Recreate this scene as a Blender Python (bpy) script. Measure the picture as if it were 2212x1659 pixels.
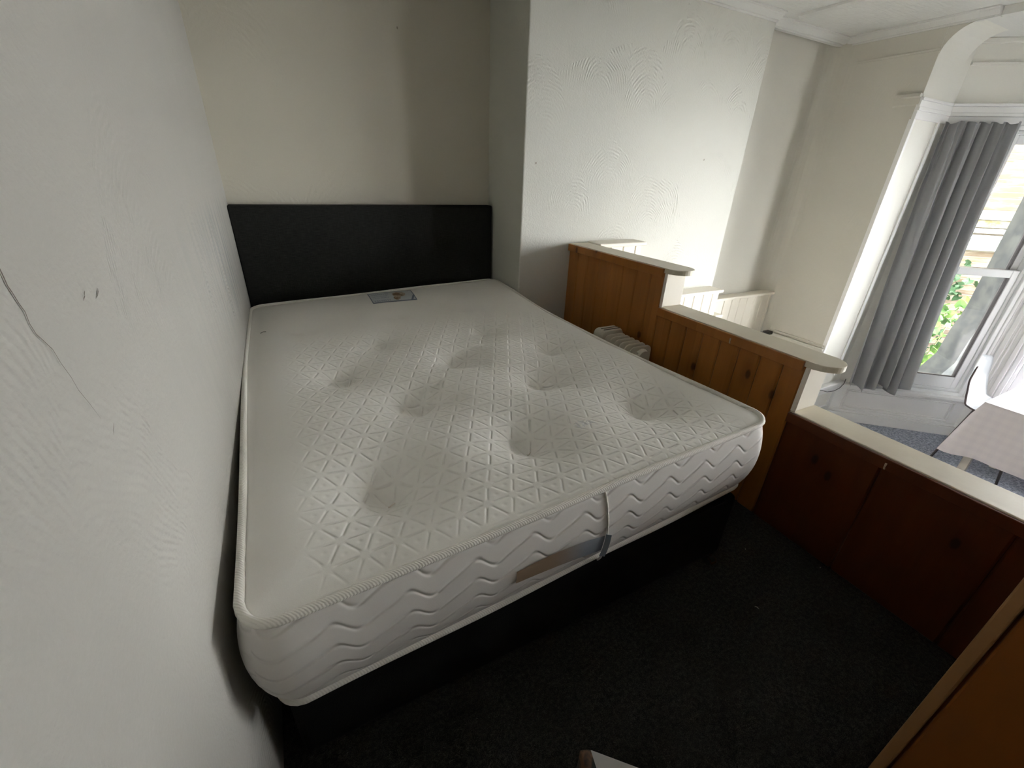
import bpy, bmesh, math, random
import numpy as np
from mathutils import Vector, Matrix
random.seed(7); rng = np.random.default_rng(5)
S = bpy.context.scene
for o in list(bpy.data.objects): bpy.data.objects.remove(o)
COL = S.collection

# ------------------------------------------------------------------ camera
F_PX = 919.6
YAW, PITCH, ROLL = [math.radians(a) for a in (28.065, 26.383, 2.188)]
CAM = Vector((0.2029, -2.6004, 1.2087))
fw = Vector((math.sin(YAW)*math.cos(PITCH), math.cos(YAW)*math.cos(PITCH), -math.sin(PITCH)))
rt = Vector((math.cos(YAW), -math.sin(YAW), 0)); up = rt.cross(fw)
rt2 = rt*math.cos(ROLL) + up*math.sin(ROLL); up2 = -rt*math.sin(ROLL) + up*math.cos(ROLL)
cd = bpy.data.cameras.new('camera'); cam = bpy.data.objects.new('camera', cd); COL.objects.link(cam)
cd.sensor_fit = 'HORIZONTAL'; cd.sensor_width = 36; cd.lens = 36*F_PX/2212; cd.clip_start = .02
M = Matrix((rt2, up2, -fw)).transposed().to_4x4(); M.translation = CAM; cam.matrix_world = M
S.camera = cam
# ------------------------------------------------------------------ world, light, exposure
W = bpy.data.worlds.new('overcast_sky'); S.world = W; W.use_nodes = True
bg = W.node_tree.nodes['Background']
bg.inputs[0].default_value = (.97, .97, .985, 1); # uneven overcast: brighter towards the open garden side
_tc = W.node_tree.nodes.new('ShaderNodeTexCoord'); _dp = W.node_tree.nodes.new('ShaderNodeVectorMath'); _dp.operation = 'DOT_PRODUCT'
_dp.inputs[1].default_value = (.72, -.68, .12); W.node_tree.links.new(_tc.outputs['Generated'], _dp.inputs[0])
_mr = W.node_tree.nodes.new('ShaderNodeMapRange'); _mr.inputs[1].default_value = .1; _mr.inputs[2].default_value = .9; _mr.inputs[3].default_value = 1.7; _mr.inputs[4].default_value = 12.5
W.node_tree.links.new(_dp.outputs['Value'], _mr.inputs[0]); W.node_tree.links.new(_mr.outputs[0], bg.inputs[1])
sd = bpy.data.lights.new('hazy_sun', 'SUN'); sd.energy = 5.5; sd.angle = math.radians(100); sd.color = (1, .985, .955)
sun = bpy.data.objects.new('hazy_sun', sd); COL.objects.link(sun)
sun.rotation_euler = Vector((-math.cos(math.radians(20)), .34, -math.sin(math.radians(20)))).to_track_quat('-Z', 'Y').to_euler(); sun.location = (9, -3, 5)
S.view_settings.view_transform = 'Standard'; S.view_settings.look = 'None'
S.view_settings.exposure = 1.6; S.view_settings.gamma = 1; S.view_settings.use_curve_mapping = False
S.cycles.max_bounces = 12; S.cycles.diffuse_bounces = 10; S.cycles.transparent_max_bounces = 16
S.cycles.use_denoising = True; S.cycles.sample_clamp_indirect = 8
S.cycles.caustics_reflective = False; S.cycles.caustics_refractive = False

# ------------------------------------------------------------------ helpers
def new_mesh(name, bm, m=None, parent=None, smooth=False):
    me = bpy.data.meshes.new(name)
    bmesh.ops.recalc_face_normals(bm, faces=bm.faces)
    bm.to_mesh(me); bm.free()
    o = bpy.data.objects.new(name, me); COL.objects.link(o)
    if m:
        for k in (m if isinstance(m, (list, tuple)) else [m]): me.materials.append(k)
    if smooth: me.polygons.foreach_set('use_smooth', [True]*len(me.polygons))
    if parent: o.parent = parent
    return o
def tag(o, label=None, cat=None, group=None, kind=None):
    if label: o['label'] = label
    if cat: o['category'] = cat
    if group: o['group'] = group
    if kind: o['kind'] = kind
    return o
def empty(name, loc=(0, 0, 0), rz=0, **k):
    o = bpy.data.objects.new(name, None); COL.objects.link(o)
    o.empty_display_size = .1; o.location = loc; o.rotation_euler = (0, 0, rz); return tag(o, **k)
def box(bm, x0, x1, y0, y1, z0, z1, bev=0, T=None, seg=2):
    ret = bmesh.ops.create_cube(bm, size=1); vs = ret['verts']
    for v in vs:
        v.co = Vector(((x0+x1)/2+v.co.x*(x1-x0), (y0+y1)/2+v.co.y*(y1-y0), (z0+z1)/2+v.co.z*(z1-z0)))
    if bev:
        es = list({e for v in vs for e in v.link_edges})
        r = bmesh.ops.bevel(bm, geom=es, offset=bev, segments=seg, profile=.5, affect='EDGES')
        vs = list({v for f in r['faces'] for v in f.verts} | {v for v in vs if v.is_valid})
    if T is not None:
        for v in vs: v.co = T @ v.co
    return vs
def prism(bm, pts, z0, z1, T=None):
    a = [bm.verts.new((p[0], p[1], z0)) for p in pts]; b = [bm.verts.new((p[0], p[1], z1)) for p in pts]
    n = len(pts); bm.faces.new(a[::-1]); bm.faces.new(b)
    for i in range(n): bm.faces.new((a[i], a[(i+1) % n], b[(i+1) % n], b[i]))
    if T is not None:
        for v in a+b: v.co = T @ v.co
    return a+b
def tube(bm, pts, r, n=10, closed=False, cap=True):
    pts = [Vector(p) for p in pts]; N = len(pts); rings = []
    rr = r if isinstance(r, (list, tuple)) else [r]*N
    ref = None
    for i, p in enumerate(pts):
        a = pts[(i-1) % N] if (closed or i) else p; b = pts[(i+1) % N] if (closed or i < N-1) else p
        d = (b-a).normalized()
        if ref is None: ref = Vector((0, 0, 1)) if abs(d.z) < .9 else Vector((1, 0, 0))
        s = d.cross(ref).normalized(); u = s.cross(d).normalized(); ref = u
        rings.append([bm.verts.new(p+(s*math.cos(t)+u*math.sin(t))*rr[i]) for t in [2*math.pi*k/n for k in range(n)]])
    for i in range(N if closed else N-1):
        A, B = rings[i], rings[(i+1) % N]
        for k in range(n): bm.faces.new((A[k], A[(k+1) % n], B[(k+1) % n], B[k]))
    if cap and not closed: bm.faces.new(rings[0][::-1]); bm.faces.new(rings[-1])
def sweep(bm, prof, path, closed=False):
    """profile (offset, z) swept along a list of (point xy, normal xy) stations"""
    rings = [[bm.verts.new((p[0]+n[0]*o, p[1]+n[1]*o, z)) for o, z in prof] for p, n in path]
    K = len(prof)
    for A, B in zip(rings, rings[1:]):
        for k in range(K): bm.faces.new((A[k], A[(k+1) % K], B[(k+1) % K], B[k]))
    bm.faces.new(rings[0][::-1]); bm.faces.new(rings[-1])

# node-expression helper
class X:
    def __init__(s, nt, sock): s.nt, s.s = nt, sock
    def _m(s, op, *a):
        n = s.nt.nodes.new('ShaderNodeMath'); n.operation = op
        for i, v in enumerate((s,)+a):
            if isinstance(v, X): s.nt.links.new(v.s, n.inputs[i])
            else: n.inputs[i].default_value = v
        return X(s.nt, n.outputs[0])
    def __add__(s, o): return s._m('ADD', o)
    def __sub__(s, o): return s._m('SUBTRACT', o)
    def __mul__(s, o): return s._m('MULTIPLY', o)
    def __truediv__(s, o): return s._m('DIVIDE', o)
    def sin(s): return s._m('SINE')
    def exp(s): return s._m('EXPONENT')
    def abs(s): return s._m('ABSOLUTE')
    def frac(s): return s._m('FRACT')
    def floor(s): return s._m('FLOOR')
    def sqrt(s): return s._m('SQRT')
    def pow(s, e): return s._m('POWER', e)
    def min(s, o): return s._m('MINIMUM', o)
    def max(s, o): return s._m('MAXIMUM', o)
    def gt(s, o): return s._m('GREATER_THAN', o)
    def tri(s, w): return ((((s/w)+.5).frac()-.5).abs())*w      # distance to the nearest multiple
    def step(s, a, b):
        n = s.nt.nodes.new('ShaderNodeMapRange'); n.interpolation_type = 'SMOOTHSTEP'
        s.nt.links.new(s.s, n.inputs[0]); n.inputs[1].default_value = a; n.inputs[2].default_value = b
        return X(s.nt, n.outputs[0])
class Mat:
    def __init__(s, name, col=(.8, .8, .8), rough=.6, spec=.5, metal=0, coat=0):
        s.m = bpy.data.materials.new(name); s.m.use_nodes = True; s.nt = s.m.node_tree
        s.b = s.nt.nodes['Principled BSDF']; s.b.inputs['Base Color'].default_value = (*col, 1)
        s.b.inputs['Roughness'].default_value = rough; s.b.inputs['Metallic'].default_value = metal
        s.b.inputs['Specular IOR Level'].default_value = spec; s.b.inputs['Coat Weight'].default_value = coat
        s.col = col; s._c = None
    def coord(s, kind='Object'):
        tc = s.nt.nodes.new('ShaderNodeTexCoord'); s._c = tc.outputs[kind]
        sp = s.nt.nodes.new('ShaderNodeSeparateXYZ'); s.nt.links.new(s._c, sp.inputs[0])
        return [X(s.nt, sp.outputs[i]) for i in range(3)]
    def vec(s, x, y, z):
        c = s.nt.nodes.new('ShaderNodeCombineXYZ')
        for i, v in enumerate((x, y, z)):
            if isinstance(v, X): s.nt.links.new(v.s, c.inputs[i])
            else: c.inputs[i].default_value = v
        return c.outputs[0]
    def noise(s, scale, detail=3, vec=None, rough=.5, dist=0):
        n = s.nt.nodes.new('ShaderNodeTexNoise'); n.inputs['Scale'].default_value = scale
        n.inputs['Detail'].default_value = detail; n.inputs['Roughness'].default_value = rough; n.inputs['Distortion'].default_value = dist
        if vec is None:
            if s._c is None: s.coord()
            vec = s._c
        s.nt.links.new(vec, n.inputs['Vector']); return X(s.nt, n.outputs[0])
    def voro(s, scale, vec=None, feat='F1', rand=1, dims='3D'):
        n = s.nt.nodes.new('ShaderNodeTexVoronoi'); n.inputs['Scale'].default_value = scale; n.feature = feat; n.voronoi_dimensions = dims
        n.inputs['Randomness'].default_value = rand
        s.nt.links.new(vec if vec is not None else s._c, n.inputs['Vector'])
        return n
    def bump(s, h, dist=.002, strength=1):
        n = s.nt.nodes.new('ShaderNodeBump'); n.inputs['Distance'].default_value = dist; n.inputs['Strength'].default_value = strength
        s.nt.links.new(h.s, n.inputs['Height']); s.nt.links.new(n.outputs[0], s.b.inputs['Normal'])
    def mix(s, fac, c1, c2):
        n = s.nt.nodes.new('ShaderNodeMix'); n.data_type = 'RGBA'
        s.nt.links.new(fac.s, n.inputs[0])
        for i, c in ((6, c1), (7, c2)):
            if isinstance(c, tuple): n.inputs[i].default_value = (*c, 1)
            else: s.nt.links.new(c, n.inputs[i])
        return n.outputs[2]
    def setcol(s, sock): s.nt.links.new(sock, s.b.inputs['Base Color'])

PAINT = (.80, .79, .74)
def plaster(name, axis, swirl=.0025, cell=2.6, col=PAINT, streak=False, freq=150):
    """old trowelled plaster: fans of concentric arcs over a faint grain. axis 'x' = wall facing x, 'y' = facing y"""
    m = Mat(name, col, .62, .35); x, y, z = m.coord()
    a = y if axis == 'x' else x
    wv = m.noise(3, 2)
    v = m.vec(a*cell+(wv*.5), z*(cell*.75), 0)
    vo = m.voro(1, v, dims='2D'); d = X(m.nt, vo.outputs['Distance'])
    sp = m.nt.nodes.new('ShaderNodeSeparateXYZ'); m.nt.links.new(vo.outputs['Position'], sp.inputs[0])
    above = (z*(cell*.75)-X(m.nt, sp.outputs[1])).step(-.05, .25)
    fine = m.noise(60, 2)
    rings = ((d*freq)+(fine*1.8)+(wv*12)).sin()
    patch = m.noise(1.9, 2).step(.38, .6)*d.step(.08, .2)*above
    lump = m.noise(6, 4)*.6
    grit = m.noise(140, 3)*.3
    rings = rings*(m.noise(26, 3, rough=.7).step(.40, .62))
    h = rings*patch*(.24 if streak else .42)+lump+grit
    if streak:
        st = m.noise(1, 3, m.vec(0, a*26+z*5, z*2.2))
        h = h+st*((a-(-.75)).abs()._m('MULTIPLY', -2.2).exp()*z.step(.45, .7)*z.step(1.25, 1.0))*4
    m.bump(h, swirl)
    tone = m.noise(1.3, 3).step(.3, .75)
    c2 = tuple(c*.95 for c in col)
    sock = m.mix(tone, col, c2)
    if streak:   # rubbed grey scuffing beside the headboard
        g = m.noise(1, 4, m.vec(0, a*30+z*7, z*2.6)).step(.42, .6)
        reg = ((a+.62).abs()._m('MULTIPLY', -2.6).exp())*(z.step(1.12, 1.02))*(z.step(.6, .8))
        sock = m.mix(g*reg*.9, sock, (.27, .285, .285))
    m.setcol(sock)
    return m.m
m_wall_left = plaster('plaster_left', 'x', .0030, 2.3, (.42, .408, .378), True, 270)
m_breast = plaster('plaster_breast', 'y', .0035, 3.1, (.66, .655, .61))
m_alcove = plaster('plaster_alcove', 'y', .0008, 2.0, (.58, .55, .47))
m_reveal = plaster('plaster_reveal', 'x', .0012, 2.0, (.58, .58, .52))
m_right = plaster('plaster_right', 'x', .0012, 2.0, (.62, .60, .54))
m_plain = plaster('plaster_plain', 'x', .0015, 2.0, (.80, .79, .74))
mm = Mat('ceiling_paper', (.72, .72, .70), .7); x, y, z = mm.coord()
mm.bump(mm.noise(1, 5, mm.vec(x*9, y*45, 0), .7)+mm.noise(14, 3)*.6, .006); m_ceil = mm.m
mm = Mat('trim_gloss', (.84, .84, .84), .3); mm.bump(mm.noise(9, 3), .0012); m_gloss = mm.m
mm = Mat('upvc_white', (.86, .87, .88), .25); mm.bump(mm.noise(5, 2), .0004); m_upvc = mm.m
mm = Mat('cream_ledge_paint', (.66, .61, .50), .42)
mm.coord(); mm.bump(mm.noise(30, 3), .0008); mm.setcol(mm.mix(mm.noise(4, 4).step(.35, .7), (.67, .62, .50), (.60, .54, .43))); m_ledge = mm.m
mm = Mat('cream_panel_paint', (.82, .77, .68), .45); mm.coord(); mm.bump(mm.noise(18, 3), .0008); m_cream = mm.m

def wood(name, c_lo, c_hi, rough=.35, axis='y', pitch=.092, knots=True, gscale=1.0, off=0.0):
    m = Mat(name, c_lo, rough, .45); x, y, z = m.coord()
    a = y if axis == 'y' else x
    bid = ((a+off)/pitch).floor()
    vv = m.vec(a*22*gscale, bid*3.7, z*2.2)
    g = m.noise(1, 5, vv, .6, .6)
    g2 = m.noise(1, 2, m.vec(a*160, bid*1.3, z*4))
    wn = m.nt.nodes.new('ShaderNodeTexWhiteNoise'); wn.noise_dimensions = '1D'; m.nt.links.new(bid.s, wn.inputs['W'])
    tone = X(m.nt, wn.outputs[0])
    f = (g.step(.25, .8)*.45+g2*.15+tone*.45)
    sock = m.mix(f.min(1.0), c_lo, c_hi)
    if knots:
        vo = m.voro(1, m.vec(a*4.3, z*2.3+7, 0), dims='2D'); d = X(m.nt, vo.outputs['Distance'])
        k = d.step(.06, .025); sock = m.mix(k, sock, (c_lo[0]*.16, c_lo[1]*.12, c_lo[2]*.12))
        halo = d.step(.2, .06)*.35; sock = m.mix(halo, sock, (c_lo[0]*.5, c_lo[1]*.42, c_lo[2]*.4))
    m.setcol(sock); m.bump(g*.5+g2*.5, .0006)
    return m.m
m_pine = wood('varnished_pine', (.31, .115, .020), (.47, .195, .040))
m_pine_low = wood('varnished_pine_low', (.090, .021, .004), (.15, .040, .008), .4, pitch=.3)  # darker brown than the upper tiers, for the low boards
m_cab = wood('cabinet_veneer', (.22, .066, .011), (.30, .098, .016), .38, 'y', .5, False, .5)
m_cab_edge = wood('cabinet_lipping', (.30, .15, .055), (.42, .22, .09), .4, 'y', .5, False, .5)

mm = Mat('charcoal_carpet', (.016, .0155, .015), .95, .1); mm.coord()
n1 = mm.noise(420, 3, rough=.8); n2 = mm.noise(90, 4, rough=.75)
mm.setcol(mm.mix((n1*.6+n2*.4).step(.42, .66), (.020, .0195, .0185), (.115, .110, .103))); mm.bump(n1+n2, .004); m_carpet = mm.m
mm = Mat('blue_grey_carpet', (.2, .22, .27), .95, .1); mm.coord()
n1 = mm.noise(55, 5, rough=.8); mm.setcol(mm.mix(n1.step(.36, .64), (.20, .22, .27), (.55, .58, .66))); mm.bump(n1, .006); m_carpet2 = mm.m

mm = Mat('charcoal_weave', (.012, .012, .0115), .85, .2); x, y, z = mm.coord()
wv = mm.noise(1, 3, mm.vec(x*30, y*30, z*420)); w2 = mm.noise(1, 3, mm.vec(x*420, y*420, z*30))
mm.setcol(mm.mix((wv*.7+w2*.3).step(.3, .75), (.007, .0074, .007), (.025, .0245, .023))); mm.bump(wv+w2*.5, .0012); m_weave = mm.m
mm = Mat('black_base_cloth', (.008, .008, .0078), .9, .15); mm.coord(); mm.bump(mm.noise(260, 2), .0012); m_base = mm.m

# ------------------------------------------------------------------ room dimensions
WA, D1, D2, XR, XB = 1.377, .432, .326, 3.892, 3.05
ZC, ZL, YB, XP = 2.105, -.69, -4.7, 1.711
def sbox(name, m, *b, bev=0, parent=None):
    bm = bmesh.new(); box(bm, *b, bev=bev); o = new_mesh(name, bm, m, parent)
    if parent is None: o['kind'] = 'structure'
    return o
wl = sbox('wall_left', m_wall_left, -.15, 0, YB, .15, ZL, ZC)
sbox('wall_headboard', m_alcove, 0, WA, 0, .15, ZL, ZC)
# chimney breast: reveal side gets its own face material
bm = bmesh.new()
def quad(bm, a, b, c, d, mi=0):
    f = bm.faces.new([bm.verts.new(p) for p in (a, b, c, d)]); f.material_index = mi; return f
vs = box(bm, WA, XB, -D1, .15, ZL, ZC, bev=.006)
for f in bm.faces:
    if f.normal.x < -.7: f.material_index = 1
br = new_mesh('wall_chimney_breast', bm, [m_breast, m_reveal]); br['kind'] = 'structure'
# recess wall to the right of the breast, with a soft rounded internal corner
bm = bmesh.new(); R = .14; pts = [(XB, .15), (XB, -D2)]
for k in range(9):
    t = math.pi/2*k/8; pts.append((XR-R+R*math.sin(t), -D2-R+R*math.cos(t)))
pts += [(XR+.15, -D2-R), (XR+.15, .15)]
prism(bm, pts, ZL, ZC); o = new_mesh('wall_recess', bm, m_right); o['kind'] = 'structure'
YO, YO2 = -.94, -3.84
sbox('wall_right', m_right, XR, XR+.15, YO+.001, -D2-R, ZL, ZC)
sbox('wall_right_near', m_right, XR, XR+.15, YB, YO2, ZL, ZC)
sbox('wall_behind', m_plain, -.15, XR+.15, YB-.15, YB, ZL, ZC)
sbox('ceiling', m_ceil, -.15, 5.5, YB-.15, .15, ZC, ZC+.12)
sbox('floor', m_carpet, 0, XP+.06, YB, 0, -.14, 0)
sbox('wall_sky_blocker', m_plain, -1, XR+.15, YB-1, 3.0, ZC+.16, 6.5)  # unseen mass added above the room to keep skylight off the brick house
sbox('floor_lower', m_carpet2, 0, 5.4, YB, 0, ZL-.1, ZL)
# plaster marks (worn spots and a crack with shapes of their own)
m_crack = Mat('crack_line', (.12, .095, .08), .9).m
m_nick = Mat('chipped_plaster', (.10, .085, .07), .9).m
def flat_strip(bm, pts, ws):
    """thin raised ribbon on the left wall in (y, z)"""
    L = []
    for i, (y, z) in enumerate(pts):
        a = pts[max(i-1, 0)]; b = pts[min(i+1, len(pts)-1)]
        d = Vector((b[0]-a[0], b[1]-a[1])).normalized(); n = Vector((-d.y, d.x))*ws[i]/2
        L.append((bm.verts.new((.0012, y+n.x, z+n.y)), bm.verts.new((.0012, y-n.x, z-n.y))))
    for A, B in zip(L, L[1:]): bm.faces.new((A[0], A[1], B[1], B[0]))
bm = bmesh.new()
def on_wall(px, py):
    d = fw+rt2*((px-1106)/F_PX)-up2*((py-829.5)/F_PX); t = -CAM.x/d.x; return (CAM.y+d.y*t, CAM.z+d.z*t)
flat_strip(bm, [on_wall(*q) for q in ((-8, 575), (4, 600), (12, 618), (22, 632), (36, 655), (50, 674), (60, 700), (74, 722), (85, 732), (110, 755), (128, 785), (150, 815), (166, 843), (190, 872), (215, 905))], [.0016, .0016, .0014, .0013, .0012, .0011, .0010, .0009, .0008, .0008, .0007, .0006, .0006, .0005, .0002])
tag(new_mesh('crack', bm, m_crack, wl), 'thin dark crack')
for pl, w in ((((180, 628), (179, 634), (180, 640), (178, 645), (178, 650)), .0016), (((208, 622), (209, 629), (208, 637), (206, 643)), .0020), (((205, 640), (204, 646)), .0010), (((243, 914), (243, 922), (242, 932), (243, 940)), .0010), (((335, 762), (335, 776)), .0006)):
    bm = bmesh.new(); n_ = len(pl); flat_strip(bm, [on_wall(*q) for q in pl], [w*(.35 if k in (0, n_-1) else (1 if k % 2 else .75)) for k in range(n_)]); new_mesh('chip', bm, m_nick, wl)
m_spot = Mat('wall_spot', (.30, .27, .22), .9).m
bm = bmesh.new()
for (cx, cy, cz, nx) in ((1.45, -D1-.001, 1.258, 0), (2.679, -D1-.001, 1.324, 0), (.882, -.0012, 1.82, 0)):
    if cx < 1: cx, cy = cx, cy
    vs = [bm.verts.new((cx+.006*math.cos(t)*.6, cy, cz+.006*math.sin(t))) for t in [k*math.pi/4 for k in range(8)]]; bm.faces.new(vs)
new_mesh('spot', bm, m_spot, br)

# cornice: stepped plaster moulding round the ceiling
def cornice_prof(w=.055, h=.034):
    return [(-.02, ZC), (w, ZC), (w, ZC-.006), (w-.012, ZC-.010), (w-.016, ZC-.016), (.016, ZC-h), (.008, ZC-h), (.008, ZC-h-.010), (-.02, ZC-h-.010)]
def run(bm, pr, p0, p1, n, e0=0, e1=0):
    """straight run of a moulding with mitred ends (e = how much the end advances per unit of offset)"""
    d = Vector((p1[0]-p0[0], p1[1]-p0[1])).normalized(); rings = []
    for p, e in ((p0, e0), (p1, e1)):
        rings.append([bm.verts.new((p[0]+n[0]*o+d.x*o*e, p[1]+n[1]*o+d.y*o*e, z)) for o, z in pr])
    K = len(pr)
    for k in range(K): bm.faces.new((rings[0][k], rings[0][(k+1) % K], rings[1][(k+1) % K], rings[1][k]))
    bm.faces.new(rings[0][::-1]); bm.faces.new(rings[1])
bm = bmesh.new(); pr = cornice_prof()
run(bm, pr, (WA, -D1), (XB, -D1), (0, -1), 0, 0)
run(bm, pr, (XB, -D2-.04), (XR, -D2-.04), (0, -1), 0, -1)
run(bm, pr, (XR, -D2-.04), (XR, YO-.22), (-1, 0), 1, 0)
run(bm, pr, (XR, YO2), (XR, YB), (-1, 0), 0, 0)
tag(new_mesh('trim_1', bm, m_ceil), kind='structure')
bm = bmesh.new()                         # flat band along the ceiling from the breast corner to the room front
run(bm, [(0, ZC+.01), (.10, ZC+.01), (.10, ZC-.012), (.085, ZC-.022), (.015, ZC-.022), (0, ZC-.012)], (3.25, -D1-.06), (3.22, YB), (-1, 0))
tag(new_mesh('trim_2', bm, m_ceil), kind='structure')
# faint picture rail on the right wall
bm = bmesh.new(); run(bm, [(-.01, 1.965), (.008, 1.965), (.012, 1.958), (.008, 1.95), (-.01, 1.95)], (XR, -.49), (XR, YO), (-1, 0))
run(bm, [(-.01, 1.735), (.028, 1.735), (.03, 1.72), (.016, 1.712), (.014, 1.68), (.008, 1.672), (-.01, 1.672)], (XR, -.80), (XR, YO), (-1, 0))
run(bm, [(-.01, 1.672), (.006, 1.672), (.006, -.2), (-.01, -.2)], (XR, -.815), (XR, YO), (-1, 0))
tag(new_mesh('trim_3', bm, m_right), kind='structure')

# ------------------------------------------------------------------ bay window
A42 = math.radians(42); DV = Vector((math.cos(A42), -math.sin(A42), 0)); NN = Vector((math.sin(A42), math.cos(A42), 0))
PB = Vector((4.33, YO, 0)); LS = .96
TB = Matrix((DV.to_4d(), NN.to_4d(), Vector((0, 0, 1, 0)), Vector((0, 0, 0, 1)))).transposed(); TB.col[3] = (PB.x, PB.y, 0, 1)   # (s, outward, z) frame
PC = PB+DV*LS; YD = -3.2
TM = Matrix(((0, 1, 0, PC.x), (-1, 0, 0, PC.y), (0, 0, 1, 0), (0, 0, 0, 1)))       # middle bay frame: s runs to -y, outward +x
LM = PC.y-YD
DV3 = Vector((-math.cos(A42), -math.sin(A42), 0)); NN3 = Vector((math.sin(A42), -math.cos(A42), 0))
TE = Matrix((DV3.to_4d(), NN3.to_4d(), Vector((0, 0, 1, 0)), Vector((0, 0, 0, 1)))).transposed(); TE.col[3] = (PC.x, YD, 0, 1)
ZSILL, ZHEAD, ZBC = -.33, 1.60, 2.065
# reveals (white, y = YO)
bm = bmesh.new(); box(bm, XR+.0005, PB.x+.12, YO, YO+.15, ZL, ZC); tag(new_mesh('wall_bay_reveal', bm, m_plain), kind='structure')
bm = bmesh.new(); box(bm, XR+.0005, PB.x+.12, YO2-.15, YO2, ZL, ZC); tag(new_mesh('wall_bay_reveal_near', bm, m_plain), kind='structure')
# rounded haunch where the opening meets the ceiling
bm = bmesh.new(); RR = .15; prof = [(YO+.001, ZBC+.06), (YO+.001, ZBC-RR)]
for k in range(1, 10):
    t = math.pi/2*k/9; prof.append((YO-RR+RR*math.cos(t), ZBC-RR+RR*math.sin(t)))
prof.append((YO-RR, ZBC+.06))
a = [bm.verts.new((XR+.002, y, z)) for y, z in prof]; b = [bm.verts.new((XR+.36, y, z)) for y, z in prof]
bm.faces.new(a); bm.faces.new(b[::-1])
for i in range(len(prof)): j = (i+1) % len(prof); bm.faces.new((a[i], b[i], b[j], a[j]))
bm.normal_update()
for f in bm.faces:
    if abs(f.normal.x) > .9 and f.calc_center_median().x < XR+.1: f.material_index = 1
tag(new_mesh('trim_4', bm, [m_plain, m_right]), kind='structure')
bm = bmesh.new(); prism(bm, [(XR, YO), (PB.x, PB.y), (PC.x+.25, PC.y+.1), (PC.x+.25, YD-.1), (PB.x, YO2), (XR, YO2)], ZBC, ZC)
tag(new_mesh('ceiling_bay', bm, m_ceil), kind='structure')
def bay_wall(name, T, L, z0, z1, e=.12):
    bm = bmesh.new(); box(bm, -e, L+e, 0.0, .18, z0, z1, T=T); return tag(new_mesh(name, bm, m_plain), kind='structure')
for nm, T, L in (('wall_bay_side', TB, LS), ('wall_bay_front', TM, LM), ('wall_bay_side_near', TE, LS)):
    bay_wall(nm, T, L, ZHEAD+.02, ZC); bay_wall(nm+'_apron', T, L, ZL, ZSILL-.02)
# side wall beside the narrow sash (behind the curtain)
bm = bmesh.new(); box(bm, -.12, .39, 0, .18, ZSILL-.02, ZHEAD+.02, T=TB); tag(new_mesh('wall_bay_side_pier', bm, m_plain), kind='structure')
bm = bmesh.new(); box(bm, LS-.39, LS+.12, 0, .18, ZSILL-.02, ZHEAD+.02, T=TE); tag(new_mesh('wall_bay_near_pier', bm, m_plain), kind='structure')
mg = Mat('window_glass'); nt = mg.nt; nt.nodes.remove(mg.b)
tr = nt.nodes.new('ShaderNodeBsdfTransparent'); tr.inputs[0].default_value = (.97, .98, .97, 1); gl = nt.nodes.new('ShaderNodeBsdfGlossy'); gl.inputs['Roughness'].default_value = .02
fr = nt.nodes.new('ShaderNodeFresnel'); fr.inputs[0].default_value = 1.35; mx = nt.nodes.new('ShaderNodeMixShader')
nt.links.new(fr.outputs[0], mx.inputs[0]); nt.links.new(tr.outputs[0], mx.inputs[1]); nt.links.new(gl.outputs[0], mx.inputs[2])
nt.links.new(mx.outputs[0], nt.nodes['Material Output'].inputs[0]); m_glass = mg.m
m_gasket = Mat('window_gasket', (.12, .11, .11), .6).m
def sash_window(name, T, s0, s1, label=None):
    root = empty(name); root['kind'] = 'structure'
    zb, zm, zt = -.175, .66, 1.50
    bm = bmesh.new()
    def fr_rect(a0, a1, c0, c1, w, d0, d1):
        box(bm, a0, a0+w, d0, d1, c0, c1, .004, T); box(bm, a1-w, a1, d0, d1, c0, c1, .004, T)
        box(bm, a0+w, a1-w, d0, d1, c1-w, c1, .004, T); box(bm, a0+w, a1-w, d0, d1, c0, c0+w, .004, T)
    fr_rect(s0, s1, ZSILL, ZHEAD, .028, -.012, .15)
    fr_rect(s0+.028, s1-.028, ZSILL+.03, ZHEAD-.03, .02, .01, .13)
    new_mesh('window_frame', bm, m_upvc, root)
    a0, a1 = s0+.048, s1-.048
    for (c0, c1, d) in ((ZSILL+.05, .69, .02), (.63, ZHEAD-.05, .06)):
        bm = bmesh.new(); w = .042; bw = .10 if d < .05 else .055
        tw = .055
        box(bm, a0, a0+w, d, d+.04, c0, c1, .005, T); box(bm, a1-w, a1, d, d+.04, c0, c1, .005, T)
        box(bm, a0+w, a1-w, d, d+.04, c1-tw, c1, .005, T); box(bm, a0+w, a1-w, d, d+.04, c0, c0+bw, .005, T)
        sh = new_mesh('sash', bm, m_upvc, root)
        bm = bmesh.new(); box(bm, a0+w-.002, a1-w+.002, d+.018, d+.022, c0+bw-.002, c1-tw+.002, T=T); new_mesh('glass_pane', bm, m_glass, sh)
        bm = bmesh.new(); g = .013
        box(bm, a1-w-g, a1-w, d+.004, d+.03, c0+bw, c1-tw, T=T); box(bm, a0+w, a1-w, d+.004, d+.03, c0+bw, c0+bw+.004, T=T)
        new_mesh('gasket', bm, m_gasket, sh)
    return root
w1 = sash_window('window_1', TB, .385, .90)
w2 = sash_window('window_2', TM, .12, LM-.12)
w3 = sash_window('window_3', TE, LS-.90, LS-.385)
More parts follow.
